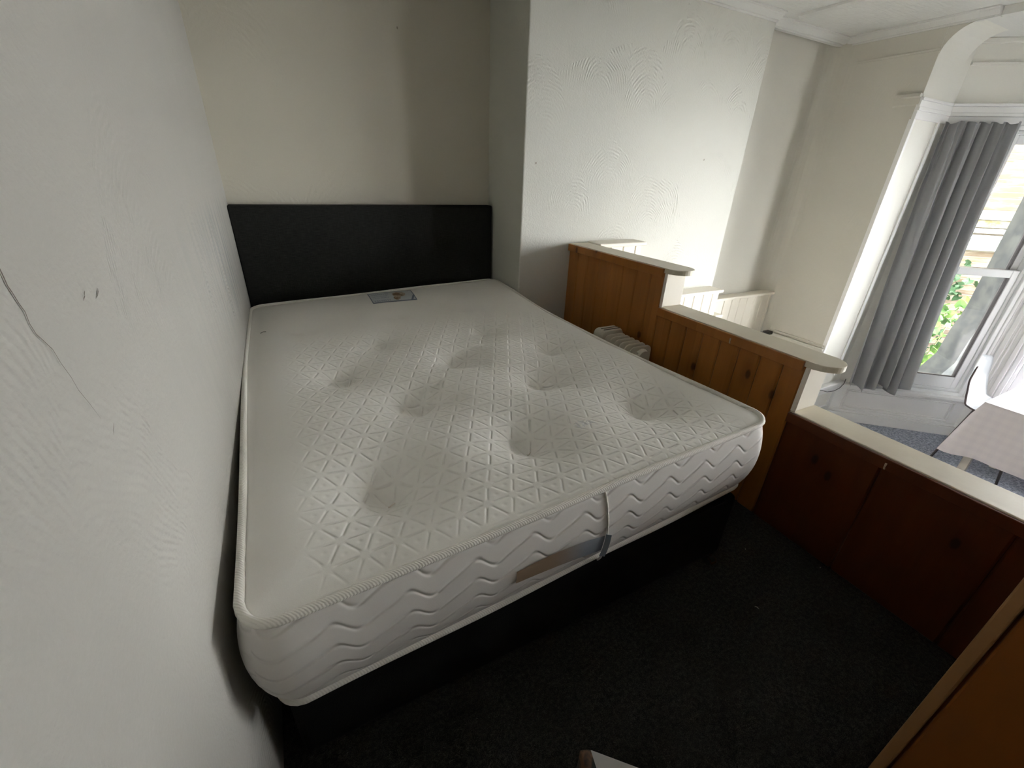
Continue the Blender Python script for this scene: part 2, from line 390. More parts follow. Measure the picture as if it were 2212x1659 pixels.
# mullion posts at the bay corners, with vertical mouldings
for nm, T, L0, L1 in (('trim_5', TB, .90, LS+.02), ('trim_6', TM, 0, .12), ('trim_7', TM, LM-.12, LM), ('trim_8', TE, -.02, LS-.90)):
    bm = bmesh.new(); box(bm, L0, L1, -.004, .16, ZSILL, ZHEAD+.02, .003, T)
    w = L1-L0
    for f0, f1, d in ((.05, .30, .018), (.38, .50, .012), (.70, .95, .02)):
        box(bm, L0+w*f0, L0+w*f1, -d, .01, ZSILL+.01, ZHEAD, .005, T)
    tag(new_mesh(nm, bm, m_gloss), kind='structure')
# head moulding, sill board, apron panel, skirting for each side
def bay_trim(nm, T, L):
    bm = bmesh.new()
    for z0, z1, d in ((1.60, 1.645, .018), (1.645, 1.665, .03), (1.665, 1.70, .022), (1.70, 1.715, .05)):
        box(bm, -.02, L+.02, -d, .01, z0, z1, .004, T)
    tag(new_mesh(nm[0], bm, m_gloss), kind='structure')
    bm = bmesh.new()
    box(bm, -.02, L+.03, -.055, .06, ZSILL-.03, ZSILL, .006, T); box(bm, -.02, L+.02, -.02, .01, ZSILL-.055, ZSILL-.03, .004, T)
    tag(new_mesh(nm[1], bm, m_gloss), kind='structure')
    bm = bmesh.new()
    zt, zb = -.385, -.57
    box(bm, -.02, L+.02, -.016, .01, zt, ZSILL-.05, .002, T); box(bm, -.02, L+.02, -.016, .01, ZL, zb, .002, T)
    box(bm, -.02, .08, -.016, .01, zb, zt, .002, T); box(bm, L-.07, L+.02, -.016, .01, zb, zt, .002, T)
    box(bm, .07, L-.06, -.003, .01, zb-.01, zt+.01, T=T)
    for a0, a1, c0, c1 in ((.08, L-.07, zt-.012, zt), (.08, L-.07, zb, zb+.012), (.08, .092, zb, zt), (L-.082, L-.07, zb, zt)):
        box(bm, a0, a1, -.024, 0, c0, c1, .004, T)
    for a0, a1, c0, c1 in ((.1, L-.09, zt-.026, zt-.02), (.1, L-.09, zb+.02, zb+.026), (.1, .106, zb+.02, zt-.02), (L-.096, L-.09, zb+.02, zt-.02)):
        box(bm, a0, a1, -.010, 0, c0, c1, .002, T)
    tag(new_mesh(nm[2], bm, m_gloss), kind='structure')
    bm = bmesh.new(); box(bm, -.02, L+.02, -.034, 0, ZL, ZL+.085, .003, T); box(bm, -.02, L+.02, -.026, 0, ZL+.085, ZL+.11, .006, T)
    tag(new_mesh(nm[3], bm, m_gloss), kind='structure')
bay_trim(('trim_9', 'trim_10', 'trim_11', 'baseboard_bay_side'), TB, LS)
bay_trim(('trim_12', 'trim_13', 'trim_14', 'baseboard_bay_front'), TM, LM)
bay_trim(('trim_15', 'trim_16', 'trim_17', 'baseboard_bay_near'), TE, LS)
# moulding high on the bay walls
bm = bmesh.new()
for T, L in ((TB, LS), (TM, LM), (TE, LS)): box(bm, 0, L, -.014, .01, 1.925, 1.94, .003, T); box(bm, 0, L, -.02, .01, 2.035, 2.065, .008, T)
tag(new_mesh('trim_18', bm, m_plain), kind='structure')
# reveal: head moulding, architrave strip, low panelling and ledge
bm = bmesh.new()
for z0, z1, d in ((1.60, 1.645, .010), (1.645, 1.665, .016), (1.665, 1.70, .012), (1.70, 1.715, .02)):
    box(bm, XR-.012, PB.x+.01, YO-d, YO+.01, z0, z1, .003)
box(bm, XR-.008, XR+.02, YO-.008, YO+.02, -.30, 1.60, .003)
box(bm, 4.20, 4.235, YO-.012, YO, -.25, 1.60, .004)
tag(new_mesh('trim_19', bm, m_gloss), kind='structure')
bm = bmesh.new()
box(bm, XR, 4.33, YO-.05, YO, -.34, -.31, .006); box(bm, XR, 4.33, YO-.028, YO, -.365, -.34, .004)
box(bm, XR, 4.33, YO-.015, YO, -.41, -.365); box(bm, XR, 3.95, YO-.015, YO, ZL, -.41); box(bm, 4.27, 4.33, YO-.015, YO, ZL, -.41); box(bm, XR, 4.33, YO-.016, YO, ZL, -.55)
tag(new_mesh('trim_20', bm, m_gloss), kind='structure')
bm = bmesh.new()
box(bm, XR-.02, XR, YO, -.48, ZL, .02, .003); box(bm, XR-.03, XR, YO, -.48, .02, .04, .005); box(bm, XR-.016, XR, YO, -.48, .055, .065, .003)
tag(new_mesh('baseboard_right', bm, m_right), kind='structure')

# ------------------------------------------------------------------ bed
def ray(px, py): return (fw+rt2*((px-1106)/F_PX)-up2*((py-829.5)/F_PX))
def hit(px, py, ax, val):
    d = ray(px, py); t = (val-CAM[ax])/d[ax]; return CAM+d*t
def ztop(x, y):
    t = min(max((y+.75)/.6, 0), 1); u = min(max((-.45-y)/1.5, 0), 1); return .548+.020*x+.014*t*t*(3-2*t)*x-.013*math.sin(math.pi*u)*max(x, 0)**3/2.4
# mattress
mt = Mat('mattress_knit', (.80, .78, .74), .75, .25); x, y, z = mt.coord()
h_ = .0655*.866
wx = x+(mt.noise(7, 2)-.5)*.010; wy = y+(mt.noise(6, 2)-.5)*.010
def line_d(k):
    a = math.radians(k+4); return (wx*math.cos(a)+wy*math.sin(a)).tri(h_)
def gauss(d, w): return (d*d*(-1/w**2))._m('EXPONENT')
d0, d1, d2 = line_d(90), line_d(30), line_d(150)
sm = d0+d1+d2
petal = gauss(d0.min(d1).min(d2), .0028)*sm.step(.014, .034)
dot = gauss(d0-h_/3, .006)*gauss(d1-h_/3, .006)*gauss(d2-h_/3, .006)
xin = x.step(.11, .22)*(x*-1).step(-1.34, -1.22)*(y.step(-2.03, -1.97))*((y*-1).step(.62, .95))
quilt = (petal+dot*.5)*(mt.noise(16, 2).step(.2, .5)*.5+.5)*xin
puck = mt.noise(1, 3, mt.vec(x*60, y*110, 0))*.12
mt.bump((quilt*-1.0)+puck*xin+mt.noise(500, 2)*.05, .0025)
mt.setcol(mt.mix(quilt*.25, (.88, .865, .83), (.80, .78, .735)))
m_top = mt.m
ms = Mat('mattress_border', (.72, .69, .665), .8, .25); u, v, _ = ms.coord('UV')
th = (u/.135)*6.2832; wave = (th+th.sin()*.55).sin()*.015+(u*9).sin()*.004
dd = (v+wave+ms.noise(5, 2)*.01).tri(.047)
gr = (dd*dd*(-1/(.0042**2)))._m('EXPONENT')
ms.bump((gr*-1)+ms.noise(400, 2)*.04, .0021)
ms.setcol(ms.mix(gr*.15, (.72, .69, .665), (.62, .585, .56))); m_border = ms.m
mp = Mat('piping_cord', (.80, .775, .72), .8, .2); x, y, z = mp.coord(); mp.bump(((x+y)*1100).sin()*.6+mp.noise(300, 1), .0004); m_pipe = mp.m
MX0, MX1, MY0, MY1 = .036, 1.398, -2.020, -.128      # top outline
def outline_x(x, y):
    t = min(max((-.8-y)/1.2, 0), 1); t = t*t*(3-2*t)*.7+t*.3; k = (x-MX0)/(MX1-MX0)
    return x-k*(1-t)*.046-(1-k)*(1-t)*.030
def warp(x, y, r=.062):
    cx, cy = (MX0+MX1)/2, (MY0+MY1)/2; hx, hy = (MX1-MX0)/2, (MY1-MY0)/2
    dx, dy = x-cx, y-cy; a = max(abs(dx)-(hx-r), 0); b = max(abs(dy)-(hy-r), 0)
    if a > 0 and b > 0:
        m = max(a, b); l = math.hypot(a, b); a2, b2 = a*m/l, b*m/l
        dx = math.copysign(hx-r+a2, dx); dy = math.copysign(hy-r+b2, dy)
    X_, Y_ = cx+dx, cy+dy
    front = max(0, (-1.75-Y_)/.28)                          # foot edge slants: left corner nearest the camera
    Y_ += front*(-.028+.056*(X_-MX0)/(MX1-MX0))
    return outline_x(X_, Y_), Y_
tufts_px = [(843, 1078), (1142, 970), (903, 890), (1388, 899), (1168, 838), (742, 832), (985, 790), (1188, 764), (818, 755), (1042, 723), (645, 722), (862, 690), (1002, 672), (755, 672), (962, 655)]
tufts = []
for k, (px, py) in enumerate(tufts_px):
    dep = .062 if k < 5 else (.050 if k < 8 else (.030 if k < 10 else .016))
    p = hit(px, py, 2, .565-dep*.8); p = hit(px, py, 2, ztop(p.x, p.y)+.006-dep*.85); tufts.append((p.x, p.y, dep))
def ztop_full(x, y):
    z = ztop(x, y)
    e = min(x-MX0, MX1-x, y-MY0, MY1-y); z += .016*(1-math.exp(-max(e, 0)/.05))
    for tx, ty, dep in tufts:
        r2 = (x-tx)**2+(y-ty)**2
        if r2 < .16:
            r = math.sqrt(r2); z -= 1.12*dep*math.exp(-(r/.066)**1.3)+dep*.28*math.exp(-r2/.03)
    z += .003*math.sin(x*14+y*5)*math.sin(y*11-x*4)
    return z
NX, NY = 150, 200
bm = bmesh.new(); uvl = bm.loops.layers.uv.new('UVMap'); G = []
for j in range(NY+1):
    row = []
    for i in range(NX+1):
        x0 = MX0+(MX1-MX0)*i/NX; y0 = MY0+(MY1-MY0)*j/NY; xx, yy = warp(x0, y0)
        row.append(bm.verts.new((xx, yy, ztop_full(xx, yy) if 0 < i < NX and 0 < j < NY else ztop(xx, yy)+.0)))
    G.append(row)
for j in range(NY):
    for i in range(NX): bm.faces.new((G[j][i], G[j][i+1], G[j+1][i+1], G[j+1][i]))
loop = G[0][:-1]+[G[j][NX] for j in range(NY)]+G[NY][:0:-1]+[G[j][0] for j in range(NY, 0, -1)]
LP = [v.co.copy() for v in loop]; N = len(LP)
nor = []
for i in range(N):
    d = LP[(i+3) % N]-LP[(i-3) % N]; nor.append(Vector((d.y, -d.x, 0)).normalized())
arc = [0]
for i in range(N): arc.append(arc[-1]+(LP[(i+1) % N]-LP[i]).length)
TH = .245; prev = loop; K = 14
rings = []
for k in range(1, K+1):
    t = k/K; bul = .026*math.sin(math.pi*min(t, 1))**.7-.002*t
    ring = []
    for i in range(N):
        p = LP[i]; n = nor[i]; lim = 1.0 if n.y < .5 else .3      # squeezed against the headboard
        if n.x > .5 and p.y > -.47: lim = .05
        ring.append(bm.verts.new((p.x+n.x*bul*lim-n.x*.018*t**4, p.y+n.y*bul*lim-n.y*.018*t**4, p.z-TH*t)))
    for i in range(N):
        f = bm.faces.new((prev[i], prev[(i+1) % N], ring[(i+1) % N], ring[i])); f.material_index = 1
        tv = (k-1)/K, k/K
        for l, (uu, vv) in zip(f.loops, ((arc[i], tv[0]), (arc[i+1], tv[0]), (arc[i+1], tv[1]), (arc[i], tv[1]))): l[uvl].uv = (uu, -vv*TH)
    prev = ring
bf = bm.faces.new(prev[::-1]); bf.material_index = 1
mat_root = empty('mattress', (.72, -1.05, .30), label='white quilted tufted double mattress on the black divan bed', cat='mattress')
inv = Matrix.Translation(-mat_root.location)
def child(bm, name, m, root, smooth=False):
    for v in bm.verts: v.co = v.co-Vector(root.location)
    return new_mesh(name, bm, m, root, smooth)
# keep world-aligned coordinates inside the mattress mesh so that the quilting lines up
body = new_mesh('mattress_body', bm, [m_top, m_border], None, True); body.parent = mat_root; body.matrix_parent_inverse = inv
def mchild(bm, name, m, smooth=True, par=None):
    o = new_mesh(name, bm, m, None, smooth); o.parent = par or mat_root; o.matrix_parent_inverse = inv if par is None else Matrix.Identity(4); return o
bm = bmesh.new()
step = range(0, N, 2)
tube(bm, [(LP[i].x+nor[i].x*.003, LP[i].y+nor[i].y*.003, LP[i].z+.003+.0012*math.sin(arc[i]*9)) for i in step], .0085, 8, True); mchild(bm, 'top_piping', m_pipe)
bm = bmesh.new()
tube(bm, [(LP[i].x-nor[i].x*.012, LP[i].y-nor[i].y*.012, LP[i].z-TH+.004+.003*math.sin(arc[i]*11)) for i in step], .010, 8, True); mchild(bm, 'bottom_piping', m_pipe)
# foot-end seam, ribbon strap and tab
def foot(x, t, off=0):
    c = min(LP, key=lambda p: (abs(p.x-x)+(5 if p.y > -1.9 else 0)))
    bul = .026*math.sin(math.pi*t)**.7-.002*t
    return Vector((x, c.y-bul-off, c.z-TH*t))
bm = bmesh.new(); tube(bm, [foot(.765+.02*t, t, .0005) for t in [k/14 for k in range(15)]], .0028, 6); mchild(bm, 'border_seam', m_pipe)
mr = Mat('ribbon_strap', (.3, .3, .3), .6); x, y, z = mr.coord()
fac = x.step(.74, .60); mr.setcol(mr.mix(fac, (.235, .265, .305), (.30, .215, .145))); mr.bump(mr.noise(1, 2, mr.vec(x*20, y, z*400)), .0008)
bm = bmesh.new(); L = []
for k in range(19):
    xx = .768-.245*k/18; tc = .62-.10*(k/18)-.05*math.sin(k/18*math.pi); hw = .108-.035*(k/18)**2
    L.append([bm.verts.new(foot(xx, tc+hw*q, .0015+.0035*math.sin(math.pi*min(1, k/18+.02)))) for q in (-1, -.5, 0, .5, 1)])
for A_, B_ in zip(L, L[1:]):
    for q in range(4): bm.faces.new((A_[q], A_[q+1], B_[q+1], B_[q]))
tag(mchild(bm, 'ribbon_strap', mr.m), 'grey to brown ribbon strap')
bm = bmesh.new(); L = []
for t in (.50, .62, .74, .84): L.append((bm.verts.new(foot(.770, t, .002)), bm.verts.new(foot(.780+.002*t, t, .010))))
for A_, B_ in zip(L, L[1:]): bm.faces.new((A_[0], A_[1], B_[1], B_[0]))
tag(mchild(bm, 'care_tag', Mat('blue_grey_tag', (.30, .35, .42), .6).m), 'small blue-grey tag')
# printed label at the head end
LB0 = [hit(793, 641, 2, .566), hit(887, 632, 2, .572), hit(902, 652, 2, .572), hit(807, 661, 2, .566)]
def lab(u, v, dz):
    p = LB0[0].lerp(LB0[1], u).lerp(LB0[3].lerp(LB0[2], u), v)
    return Vector((p.x, p.y, ztop_full(p.x, p.y)+dz))
def lab_patch(bm, u0, u1, v0, v1, dz, n=12, m_=6):
    g = [[bm.verts.new(lab(u0+(u1-u0)*i/n, v0+(v1-v0)*j/m_, dz)) for i in range(n+1)] for j in range(m_+1)]
    for j in range(m_):
        for i in range(n): bm.faces.new((g[j][i], g[j][i+1], g[j+1][i+1], g[j+1][i]))
bm = bmesh.new(); lab_patch(bm, 0, 1, 0, 1, .0012, 20, 10); lb = tag(mchild(bm, 'label', Mat('label_white', (.62, .65, .68), .4).m), 'printed label with blue border')
m_lb = Mat('label_blue', (.16, .20, .28), .5).m; m_lt = Mat('label_text_grey', (.42, .46, .52), .5).m
bm = bmesh.new()
for a in ((0, 1, 0, .06), (0, 1, .93, 1), (0, .02, 0, 1), (.98, 1, 0, 1)): lab_patch(bm, *a, .0018)
v_ = [bm.verts.new(lab(u, v, .0019)) for u, v in ((.86, .97), (.91, .97), (.985, .66), (.985, .55), (.95, .62))]; bm.faces.new(v_)
o = mchild(bm, 'label_border', m_lb, True, lb)
rr = random.Random(3)
for (v0, v1, u0, u1, n) in ((.2, .32, .07, .45, 9), (.42, .48, .07, .4, 12), (.56, .62, .07, .42, 11), (.76, .90, .06, .44, 8)):
    bm = bmesh.new()
    for k in range(n):
        a0 = u0+(u1-u0)*k/n; lab_patch(bm, a0, a0+(u1-u0)/n*rr.uniform(.5, .85), v0, v1, .0018, 1, 1)
    mchild(bm, 'text_line', m_lt, True, lb)
mb = Mat('label_picture', (.5, .4, .3), .5); mb.coord(); mb.setcol(mb.mix(mb.noise(30, 3).step(.42, .6), (.62, .52, .44), (.26, .16, .09)))
bm = bmesh.new()
for cu, cv, ru, rv in ((.62, .42, .10, .26), (.72, .40, .09, .2), (.58, .72, .08, .14)):
    vs = [bm.verts.new(lab(cu+ru*math.cos(t), cv+rv*math.sin(t), .0018)) for t in [k*math.pi/8 for k in range(16)]]; bm.faces.new(vs)
mchild(bm, 'label_picture', mb.m, True, lb)
# tuft strings in the two nearest dimples
mtf = Mat('tuft_wool', (.78, .70, .62), .8).m
for k in (0, 1):
    tx, ty, _ = tufts[k]; zz = ztop_full(tx, ty); bm = bmesh.new()
    tube(bm, [(tx+.010*math.cos(a)*(1-.3*k)+.004, ty+.004*math.sin(2*a), zz+.004+.004*math.sin(a)) for a in [i*.5 for i in range(12)]], .0014, 6)
    mchild(bm, 'tuft', mtf)
# small twist of clear plastic wrap lying on the mattress
mw = Mat('clear_wrap', (.97, .97, .97), .25, .9)
cpt = hit(1262, 905, 2, .59); bm = bmesh.new(); rr = random.Random(11)
for k in range(15):
    a = rr.uniform(0, 6.28); r0 = rr.uniform(0, .02); c = Vector((cpt.x+r0*math.cos(a)*1.4, cpt.y+r0*math.sin(a), 0)); c.z = ztop_full(c.x, c.y)+.0045
    L_ = rr.uniform(.006, .022); b_ = rr.uniform(0, 3.14); d = Vector((math.cos(b_), math.sin(b_), 0))*L_; n = Vector((-d.y, d.x, 0)).normalized()*rr.uniform(.0012, .0035)
    vs = [bm.verts.new(c-d-n*.2), bm.verts.new(c-n+Vector((0, 0, .004*rr.random()))), bm.verts.new(c+d), bm.verts.new(c+n-Vector((0, 0, .002)))]; bm.faces.new(vs)
tag(new_mesh('plastic_scrap', bm, mw.m), 'crumpled scrap of clear plastic lying on the white mattress', 'plastic wrap')
# small dark thread near the headboard end
pt = hit(568, 714, 2, .563); bm = bmesh.new()
tube(bm, [(pt.x-.012, pt.y, ztop_full(pt.x-.012, pt.y)+.0015), (pt.x, pt.y+.004, ztop_full(pt.x, pt.y)+.003), (pt.x+.010, pt.y+.002, ztop_full(pt.x+.01, pt.y)+.0015)], .0012, 6)
tag(new_mesh('thread', bm, Mat('grey_thread', (.22, .22, .21), .8).m), 'tiny dark thread lying at the head end of the white mattress', 'thread')

# divan
bed = empty('divan_bed', (.72, -1.05, 0), label='black fabric divan bed base with upholstered headboard beneath the mattress', cat='bed')
BX0, BX1, BY0, BY1, BZ0, BZ1 = .05, 1.375, -1.992, -.15, .045, .298
def bchild(bm, name, m, smooth=False, par=None): return child(bm, name, m, bed, smooth)
bm = bmesh.new(); box(bm, BX0, BX1, BY0, (BY0+BY1)/2-.004, BZ0, BZ1, .018, seg=3); bchild(bm, 'base_section', m_base)
bm = bmesh.new(); box(bm, BX0, BX1-.03, (BY0+BY1)/2+.004, BY1, BZ0, BZ1, .018, seg=3); bchild(bm, 'base_section', m_base)
bm = bmesh.new(); box(bm, .001, 1.362, -.084, -.012, .36, 1.027, .006, seg=3); hb = bchild(bm, 'headboard', m_weave)
bm = bmesh.new()
bm.free()
for xx in (.35, 1.0):
    bm = bmesh.new(); box(bm, xx-.03, xx+.03, -.10, -.084, .06, .46); bchild(bm, 'headboard_strut', m_base)
m_brass = Mat('brass_castor', (.72, .52, .26), .25, metal=1).m; m_rub = Mat('castor_rubber', (.02, .02, .02), .6).m
for cx, cy in ((1.340, -1.984), (.11, -1.94), (1.33, -1.12), (.11, -1.12), (1.28, -.22), (.11, -.22)):
    bm = bmesh.new()
    for k in range(9):
        t0_, t1_ = math.pi*k/9, math.pi*(k+1)/9
        p = lambda t, xo: (cx+xo, cy-.022*math.cos(t), .012+.022*math.sin(t))
        bm.faces.new([bm.verts.new(p(*q)) for q in ((t0_, -.014), (t0_, .014), (t1_, .014), (t1_, -.014))])
    box(bm, cx-.005, cx+.005, cy-.005, cy+.005, .028, .05)
    cst = bchild(bm, 'castor', m_brass)
    bm = bmesh.new(); r = bmesh.ops.create_cone(bm, cap_ends=True, segments=20, radius1=.0195, radius2=.0195, depth=.02, matrix=Matrix.Rotation(math.pi/2, 4, 'Y'))
    for v in bm.verts: v.co += Vector((cx, cy, .0195))-Vector(bed.location)
    new_mesh('wheel', bm, m_rub, cst, False)

# ------------------------------------------------------------------ stepped timber partition beside the bed
Z1, Z2, Z3, Y1, Y2, TK = .849, .674, .483, -1.197, -1.889, .122
LT = .022; XO = XP+TK
part = empty('panelled_partition', (XP+TK/2, -1.8, 0), label='stepped varnished pine partition with cream ledges right of the bed', cat='partition')
def tg_panel(bm, xf, y0, y1, z0, z1, pitch=.092, th=.018, sgn=1):
    """tongue-and-groove boards, face at x = xf, running down in y from y0 to y1"""
    y = y0
    while y > y1+.002:
        yn = max(y-pitch, y1); xs = sorted((xf, xf+sgn*th)); box(bm, xs[0], xs[1], yn+.0009, y-.0009, z0, z1, .0048, seg=1); y = yn
def pchild(bm, name, m, smooth=False): return child(bm, name, m, part, smooth)
YE = -3.4
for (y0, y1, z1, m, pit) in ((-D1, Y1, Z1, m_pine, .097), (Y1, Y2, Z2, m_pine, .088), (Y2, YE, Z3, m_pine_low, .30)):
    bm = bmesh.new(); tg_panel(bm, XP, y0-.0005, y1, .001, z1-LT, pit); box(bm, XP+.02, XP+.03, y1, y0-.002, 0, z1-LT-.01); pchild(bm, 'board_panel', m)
    bm = bmesh.new(); box(bm, XP-.012, XP-.0005, y1+.006, y0-.001, z1-LT-.018, z1-.003, .002); pchild(bm, 'top_batten', m)
    bm = bmesh.new(); tg_panel(bm, XO-.008, y0-.0005, y1, ZL, z1-LT, .09, .018, -1); pchild(bm, 'outer_boards', m_cream)
def ledge(y0, y1, z1, rounded=True):
    bm = bmesh.new(); x0, x1 = XP-.001, XO+.008
    pts = [(x0, y0), (x1, y0)]
    if rounded:
        ov = .055; r = (x1-x0)/2; yc = y1-ov+.03; pts = [(x0, y0), (x0, yc)]
        for k in range(1, 16):
            t = math.pi*k/16; pts.append(((x0+x1)/2-r*math.cos(t), yc-r*.85*math.sin(t)))
        pts += [(x1, yc), (x1, y0)]
    else: pts = [(x0, y0), (x0, y1), (x1, y1), (x1, y0)]
    vs = prism(bm, pts, z1-LT, z1)
    es = [e for e in bm.edges if abs(e.verts[0].co.z-e.verts[1].co.z) < 1e-6]
    bmesh.ops.bevel(bm, geom=es, offset=.004, segments=2, profile=.5, affect='EDGES')
    pchild(bm, 'ledge', m_ledge)
ledge(-D1-.001, Y1, Z1); ledge(Y1+.0, Y2, Z2); ledge(Y2+.0, YE, Z3, False)
for (yy, z0, z1) in ((Y1, Z2, Z1-LT), (Y2, Z3, Z2-LT)):
    bm = bmesh.new(); box(bm, XP-.002, XO, yy-.014, yy, z0, z1, .003); box(bm, XP-.002, XP+.004, yy-.018, yy-.014, z0, z1); pchild(bm, 'end_board', m_cream)
m_drip = Mat('paint_drip', (.62, .56, .46), .5).m
for py_, zz in ((-1.60, Z2), (-2.20, Z3)):
    bm = bmesh.new(); tube(bm, [(XP-.014, py_, zz-.016), (XP-.0145, py_, zz-.030), (XP-.013, py_-.001, zz-.036)], [.003, .0022, .003], 6); pchild(bm, 'paint_drip', m_drip, True)

# white stepped panelling beyond, against the chimney breast
far = empty('stair_panelling', (2.8, -.5, ZL), label='cream stepped tongue-and-groove panelling against the chimney breast, beyond the pine partition', cat='panelling')
def tgx(bm, y, x0, x1, z0, z1, pitch=.095, th=.016):
    x = x0
    while x < x1-.002:
        xn = min(x+pitch, x1); box(bm, x+.0012, xn-.0012, y, y+th, z0, z1, .005, seg=1); x = xn
for (x0, x1, z1, yf, ends) in ((XO+.001, 2.17, .858, -.55, 1), (2.17, 3.0, .495, -.55, 1), (3.0, 3.06, .30, -.55, 1)):
    bm = bmesh.new(); tgx(bm, yf+.006, x0, x1, ZL, z1-.02); box(bm, x1-.016, x1, yf+.022, -D1-.001, ZL, z1-.02, .002); child(bm, 'board_panel', m_cream, far)
    bm = bmesh.new(); box(bm, x0, x1+.02, yf-.012, -D1-.001, z1-.022, z1, .005); child(bm, 'ledge', m_cream, far)
dado = empty('dado_panelling', (3.45, -.4, ZL), label='cream tongue-and-groove dado in the recess beneath the far right corner', cat='panelling')
bm = bmesh.new(); tgx(bm, -.415, XB+.02, XR-.03, ZL, .354); child(bm, 'board_panel', m_cream, dado)
bm = bmesh.new(); box(bm, XB+.001, XR-.022, -.43, -.334, .354, .376, .005); child(bm, 'ledge', m_cream, dado)

# ------------------------------------------------------------------ oil-filled radiator between bed and partition
mh = Mat('heater_enamel', (.68, .65, .56), .38); mh.coord(); mh.bump(mh.noise(40, 2), .0004); m_heat = mh.m
heat = empty('oil_filled_radiator', (1.60, -1.112, -.012), label='small off-white oil-filled radiator between mattress and pine partition', cat='heater')
def rrect(hx, z0, z1, r, n=5):
    P = []
    for cx, cz, a0 in ((hx-r, z1-r, 0), (-hx+r, z1-r, math.pi/2), (-hx+r, z0+r, math.pi), (hx-r, z0+r, 3*math.pi/2)):
        for k in range(n+1):
            a = a0+math.pi/2*k/n; P.append((cx+r*math.cos(a), cz+r*math.sin(a)))
    return P
def plate(bm, prof, y0, y1, puff=0.0):
    n = len(prof); cx = 0; cz = sum(p[1] for p in prof)/n
    st = [(y0, .93), (y0+(y1-y0)*.2, 1.0), (y0+(y1-y0)*.8, 1.0), (y1, .93)]
    R_ = []
    for yy, s in st: R_.append([bm.verts.new((px*s, yy, cz+(pz-cz)*(1-(1-s)*.35))) for px, pz in prof])
    for A_, B_ in zip(R_, R_[1:]):
        for k in range(n): bm.faces.new((A_[k], A_[(k+1) % n], B_[(k+1) % n], B_[k]))
    bm.faces.new(R_[0]); bm.faces.new(R_[-1][::-1])
HX = .072
bm = bmesh.new(); plate(bm, rrect(HX, .09, .535, .03), .075, .145); new_mesh('control_box', bm, m_heat, heat)
bm = bmesh.new()
for k in range(2): box(bm, -.05, .05, .086+.02*k, .091+.02*k, .534, .5365)
new_mesh('vent_slot', bm, Mat('vent_dark', (.12, .11, .09), .6).m, heat)
for k in range(6):
    yy = .055-.036*k; bm = bmesh.new(); plate(bm, rrect(HX-.006, .09, .520, .03), yy-.005, yy+.005)
    box(bm, -.028, .028, yy-.0185, yy+.0185, .42, .50, .01); box(bm, -.028, .028, yy-.0185, yy+.0185, .10, .16, .01)
    new_mesh('fin', bm, m_heat, heat, False)
bm = bmesh.new(); r = bmesh.ops.create_cone(bm, cap_ends=True, segments=32, radius1=.040, radius2=.034, depth=.022, matrix=Matrix.Rotation(math.pi/2, 4, 'X'))
for v in bm.verts: v.co += Vector((.006, -.141, .468))
new_mesh('end_cap', bm, m_heat, heat)
for yy in (.10, -.10):
    bm = bmesh.new(); box(bm, -.10, .10, yy-.015, yy+.015, .045, .092, .008); ft = new_mesh('foot', bm, m_heat, heat)
    for xx in (-.085, .085):
        bm = bmesh.new(); bmesh.ops.create_cone(bm, cap_ends=True, segments=20, radius1=.024, radius2=.024, depth=.016, matrix=Matrix.Translation((xx, yy, .024)) @ Matrix.Rotation(math.pi/2, 4, 'X'))
        new_mesh('wheel', bm, m_rub, ft)

# ------------------------------------------------------------------ wooden cabinet at the right, beside the camera
CX, CY = 1.05, -2.566
cab = empty('wooden_cabinet', (CX+.25, CY-.45, 0), label='orange-brown wooden cabinet cut off by the bottom right corner', cat='cabinet')
bm = bmesh.new(); box(bm, CX+.018, CX+.55, CY-.9, CY-.002, 0.0, .80, .003); child(bm, 'carcass', m_cab, cab)
bm = bmesh.new(); box(bm, CX, CX+.02, CY-.018, CY, .0, .80, .003); child(bm, 'edge_strip', m_cab_edge, cab)
bm = bmesh.new(); box(bm, CX+.003, CX+.02, CY-.46, CY-.0215, .03, .785, .004); dr = child(bm, 'cabinet_door', m_cab, cab)
bm = bmesh.new(); box(bm, CX+.003, CX+.02, CY-.885, CY-.464, .03, .785, .004); child(bm, 'cabinet_door', m_cab, cab)
bm = bmesh.new(); box(bm, CX-.012, CX+.57, CY-.92, CY+.003, .80, .825, .005); child(bm, 'cabinet_top', m_cab_edge, cab)

# ------------------------------------------------------------------ curled leaflet at the bottom edge
mpa = Mat('white_paper', (.80, .79, .79), .55).m
A0 = hit(1276, 1620, 2, .09); A1 = hit(1380, 1659, 2, .045); A2 = hit(1291, 1659, 2, .092)
leaf = empty('curled_leaflet', (A0.x, A0.y, 0), label='curled white leaflet standing up from the carpet at the bottom edge', cat='leaflet')
lo = Vector((A0.x, A0.y, 0)); e1 = A1-A0; e2 = (A2-A0)/(A2-A0).length; s1 = Vector((e1.x, e1.y, 0)).normalized()
umax = (.09-.002)/(.09-.045)
bm = bmesh.new(); g = [[bm.verts.new(A0-lo+e1*(umax*i/10)+e2*(.20*j/10)-s1*.006*math.sin(j/10*3)*(1-i/10)) for j in range(11)] for i in range(11)]
for i in range(10):
    for j in range(10): bm.faces.new((g[i][j], g[i+1][j], g[i+1][j+1], g[i][j+1]))
o = new_mesh('inside_page', bm, mpa, leaf, True); o['label'] = 'plain white page'
mc = Mat('printed_cover', (.2, .15, .12), .35); cx_, cy_, cz_ = mc.coord(); mc.setcol(mc.mix(mc.noise(28, 3).step(.42, .58), (.035, .042, .04), (.34, .18, .11)))
bm = bmesh.new(); g = []
